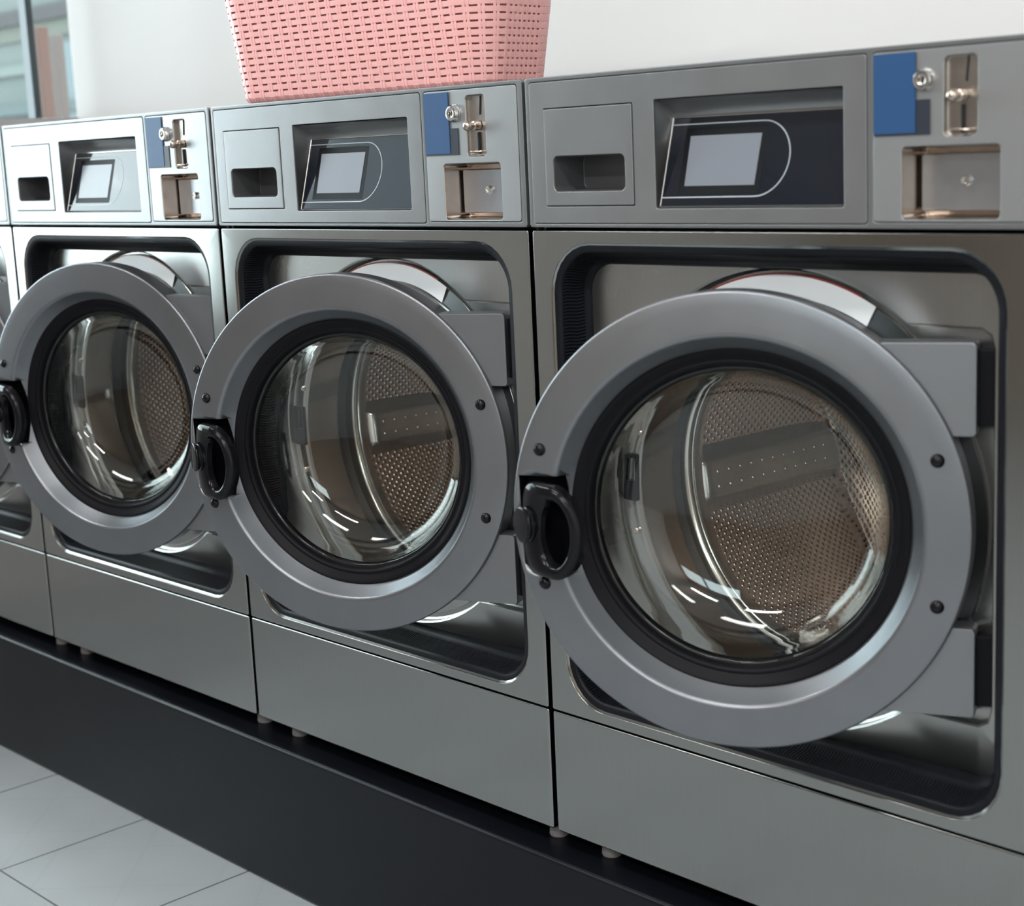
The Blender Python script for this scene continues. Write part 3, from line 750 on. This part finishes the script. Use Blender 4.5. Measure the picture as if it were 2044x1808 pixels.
# ------------------------------------------------------------------ laundry basket
BK = dict(ox=-.668, oy=.028, yaw=math.radians(7), W=.504, D=.150, R=.040, H=.27, taper=.145)
def build_basket():
    T = empty('laundry_basket', (BK['ox'], BK['oy'], ZT), BK['yaw'])
    tag(T, 'pink woven plastic laundry basket standing on top of the middle washing machine', 'laundry basket')
    W, D, R, tp = BK['W'], BK['D'], BK['R'], BK['taper']
    # perimeter samples: corners and ends carry narrower columns
    segs = []
    def side(p, q, n): 
        for i in range(n): segs.append(('l', p, q, i/n, (i+1)/n))
    cols = []      # list of (x, y, nx, ny) at column centres, start front-left going right
    def lerp(a, b, t): return a+(b-a)*t
    nf, nc, ns = 20, 4, 9
    ctr = [(W-R, R, -90), (W-R, D-R, 0), (R, D-R, 90), (R, R, 180)]
    for k in range(4):
        # straight run before corner k
        pa = [(R, 0), (W, R), (W-R, D), (0, D-R)][k]; pb = [(W-R, 0), (W, D-R), (R, D), (0, R)][k]
        nn = [(0, -1), (1, 0), (0, 1), (-1, 0)][k]; m = nf if k % 2 == 0 else ns-2
        for i in range(m): t = i/m; cols.append((lerp(pa[0], pb[0], t), lerp(pa[1], pb[1], t), nn[0], nn[1]))
        for i in range(nc):
            a = math.radians(ctr[k][2]+90*i/nc); cols.append((ctr[k][0]+R*math.cos(a), ctr[k][1]+R*math.sin(a), math.cos(a), math.sin(a)))
    n = len(cols)
    SUB = 6
    def samp(u):          # u in columns
        i = int(math.floor(u)) % n; f = u-math.floor(u); a, b = cols[i], cols[(i+1) % n]
        x, y = lerp(a[0], b[0], f), lerp(a[1], b[1], f); nx, ny = lerp(a[2], b[2], f), lerp(a[3], b[3], f)
        # push out on arcs so the corner stays round
        l = math.hypot(nx, ny); nx, ny = nx/l, ny/l
        if abs(a[2]-b[2])+abs(a[3]-b[3]) > 1e-3:
            ang = math.acos(max(-1, min(1, a[2]*b[2]+a[3]*b[3]))); s = R*(1-math.cos(ang/2))*(1-(2*f-1)**2); x += nx*s; y += ny*s
        return x, y, nx, ny
    def pt(u, z, off):
        x, y, nx, ny = samp(u)
        rb = .012; o = off+tp*z
        if z < rb: o -= rb-math.sqrt(max(0, rb*rb-(rb-z)**2))
        return (x+nx*o, y+ny*o, z)
    # top outward scale: corners spread with nx,ny so spacing grows slightly
    H = BK['H']; ph = .00985; hb = .0073; A = .00035; th_ = .0009
    rows = int(H/ph)
    bm = bmesh.new()
    N = n*SUB
    for j in range(rows):
        z0 = .0095+j*ph; z1 = z0+hb; ring = []
        for i in range(N):
            u = i/SUB; o = A*math.copysign(min(1, abs(1.7*math.cos(pi*(u+j)))), math.cos(pi*(u+j)))
            ny_ = samp(u)[3]; z1 = z0+hb+(.0022 if ny_ > .1 or samp(u)[2] < -.9 else 0)  # back and left bands made taller to block light leaks through the slots
            a = bm.verts.new(pt(u, z0, o)); a2 = bm.verts.new(pt(u, (z0+z1)/2, o+.00012)); b = bm.verts.new(pt(u, z1, o)); c = bm.verts.new(pt(u, z1, o-th_)); d = bm.verts.new(pt(u, z0, o-th_))
            ring.append((a, a2, b, c, d))
        for i in range(N):
            p, q = ring[i], ring[(i+1) % N]
            for s in range(5): bm.faces.new((p[s], q[s], q[(s+1) % 5], p[(s+1) % 5]))
    obj('woven_bands', bm, M['pink'], T, angle=50)
    bm = bmesh.new()
    zs = [0, .002, .005, .009]+[.0095+ph*(j/3) for j in range(0, rows*3+1)]
    for cidx in range(n):
        x, y, nx, ny = samp(cidx); a, b = samp(cidx-.5), samp(cidx+.5)
        pitch = math.hypot(a[0]-b[0], a[1]-b[1]); wd = min(.0096, pitch*.46)/pitch
        for s0, s1 in ((-.5*wd, -.06*wd), (.06*wd, .5*wd)):
            prev = None
            for z in zs:
                ph_ = (z-.0095-hb/2)/ph; cc = math.cos(pi*(ph_+cidx)) if z > .0095 else -1 if False else -math.cos(pi*cidx)*0+1
                o = -A*cc if z > .0095 else .0006
                r4 = [bm.verts.new(pt(cidx+s0, z, o)), bm.verts.new(pt(cidx+(s0+s1)/2, z, o+.0002)), bm.verts.new(pt(cidx+s1, z, o)), bm.verts.new(pt(cidx+s1, z, o-th_)), bm.verts.new(pt(cidx+s0, z, o-th_))]
                if prev:
                    for s in range(5): bm.faces.new((prev[s], prev[(s+1) % 5], r4[(s+1) % 5], r4[s]))
                prev = r4
    obj('upright_ribs', bm, M['pinkin'], T, angle=50)
    bm = bmesh.new()       # floor of the basket with rounded lower band
    L0 = [bm.verts.new(pt(i/4, .0002, -.001)) for i in range(n*4)]; L1 = [bm.verts.new(pt(i/4, .004, -.0006)) for i in range(n*4)]; L2 = [bm.verts.new(pt(i/4, .0092, -.0002)) for i in range(n*4)]
    L3 = [bm.verts.new(pt(i/4, .0092, -.0025)) for i in range(n*4)]; L4 = [bm.verts.new(pt(i/4, .003, -.004)) for i in range(n*4)]
    cap(bm, L0); bridge(bm, L0, L1); bridge(bm, L1, L2); bridge(bm, L2, L3); bridge(bm, L3, L4); cap(bm, L4)
    obj('basket_base', bm, M['pink'], T, angle=50)
    bm = bmesh.new(); zt_ = .0095+rows*ph
    prof = [(-.003, zt_-.002), (.004, zt_-.002), (.009, zt_+.002), (.011, zt_+.010), (.009, zt_+.016), (.002, zt_+.019), (-.003, zt_+.014)]
    Ls = [[bm.verts.new(pt(i/4, z, o)) for i in range(n*4)] for o, z in prof]
    for a, b in zip(Ls, Ls[1:]+Ls[:1]): bridge(bm, a, b)
    obj('basket_rim', bm, M['pink'], T, angle=50)
    bm = bmesh.new(); prof = [(.0105, zt_+.0165), (.0125, zt_+.019), (.0115, zt_+.026), (.004, zt_+.031), (-.012, zt_+.033)]  # unseen lid, added to keep light out of the basket
    Ls = [[bm.verts.new(pt(i/4, z, o)) for i in range(n*4)] for o, z in prof]
    for a, b in zip(Ls, Ls[1:]): bridge(bm, a, b)
    cap(bm, Ls[0]); cap(bm, Ls[-1])
    obj('added_basket_lid', bm, M['pink'], T, angle=50)
build_basket()
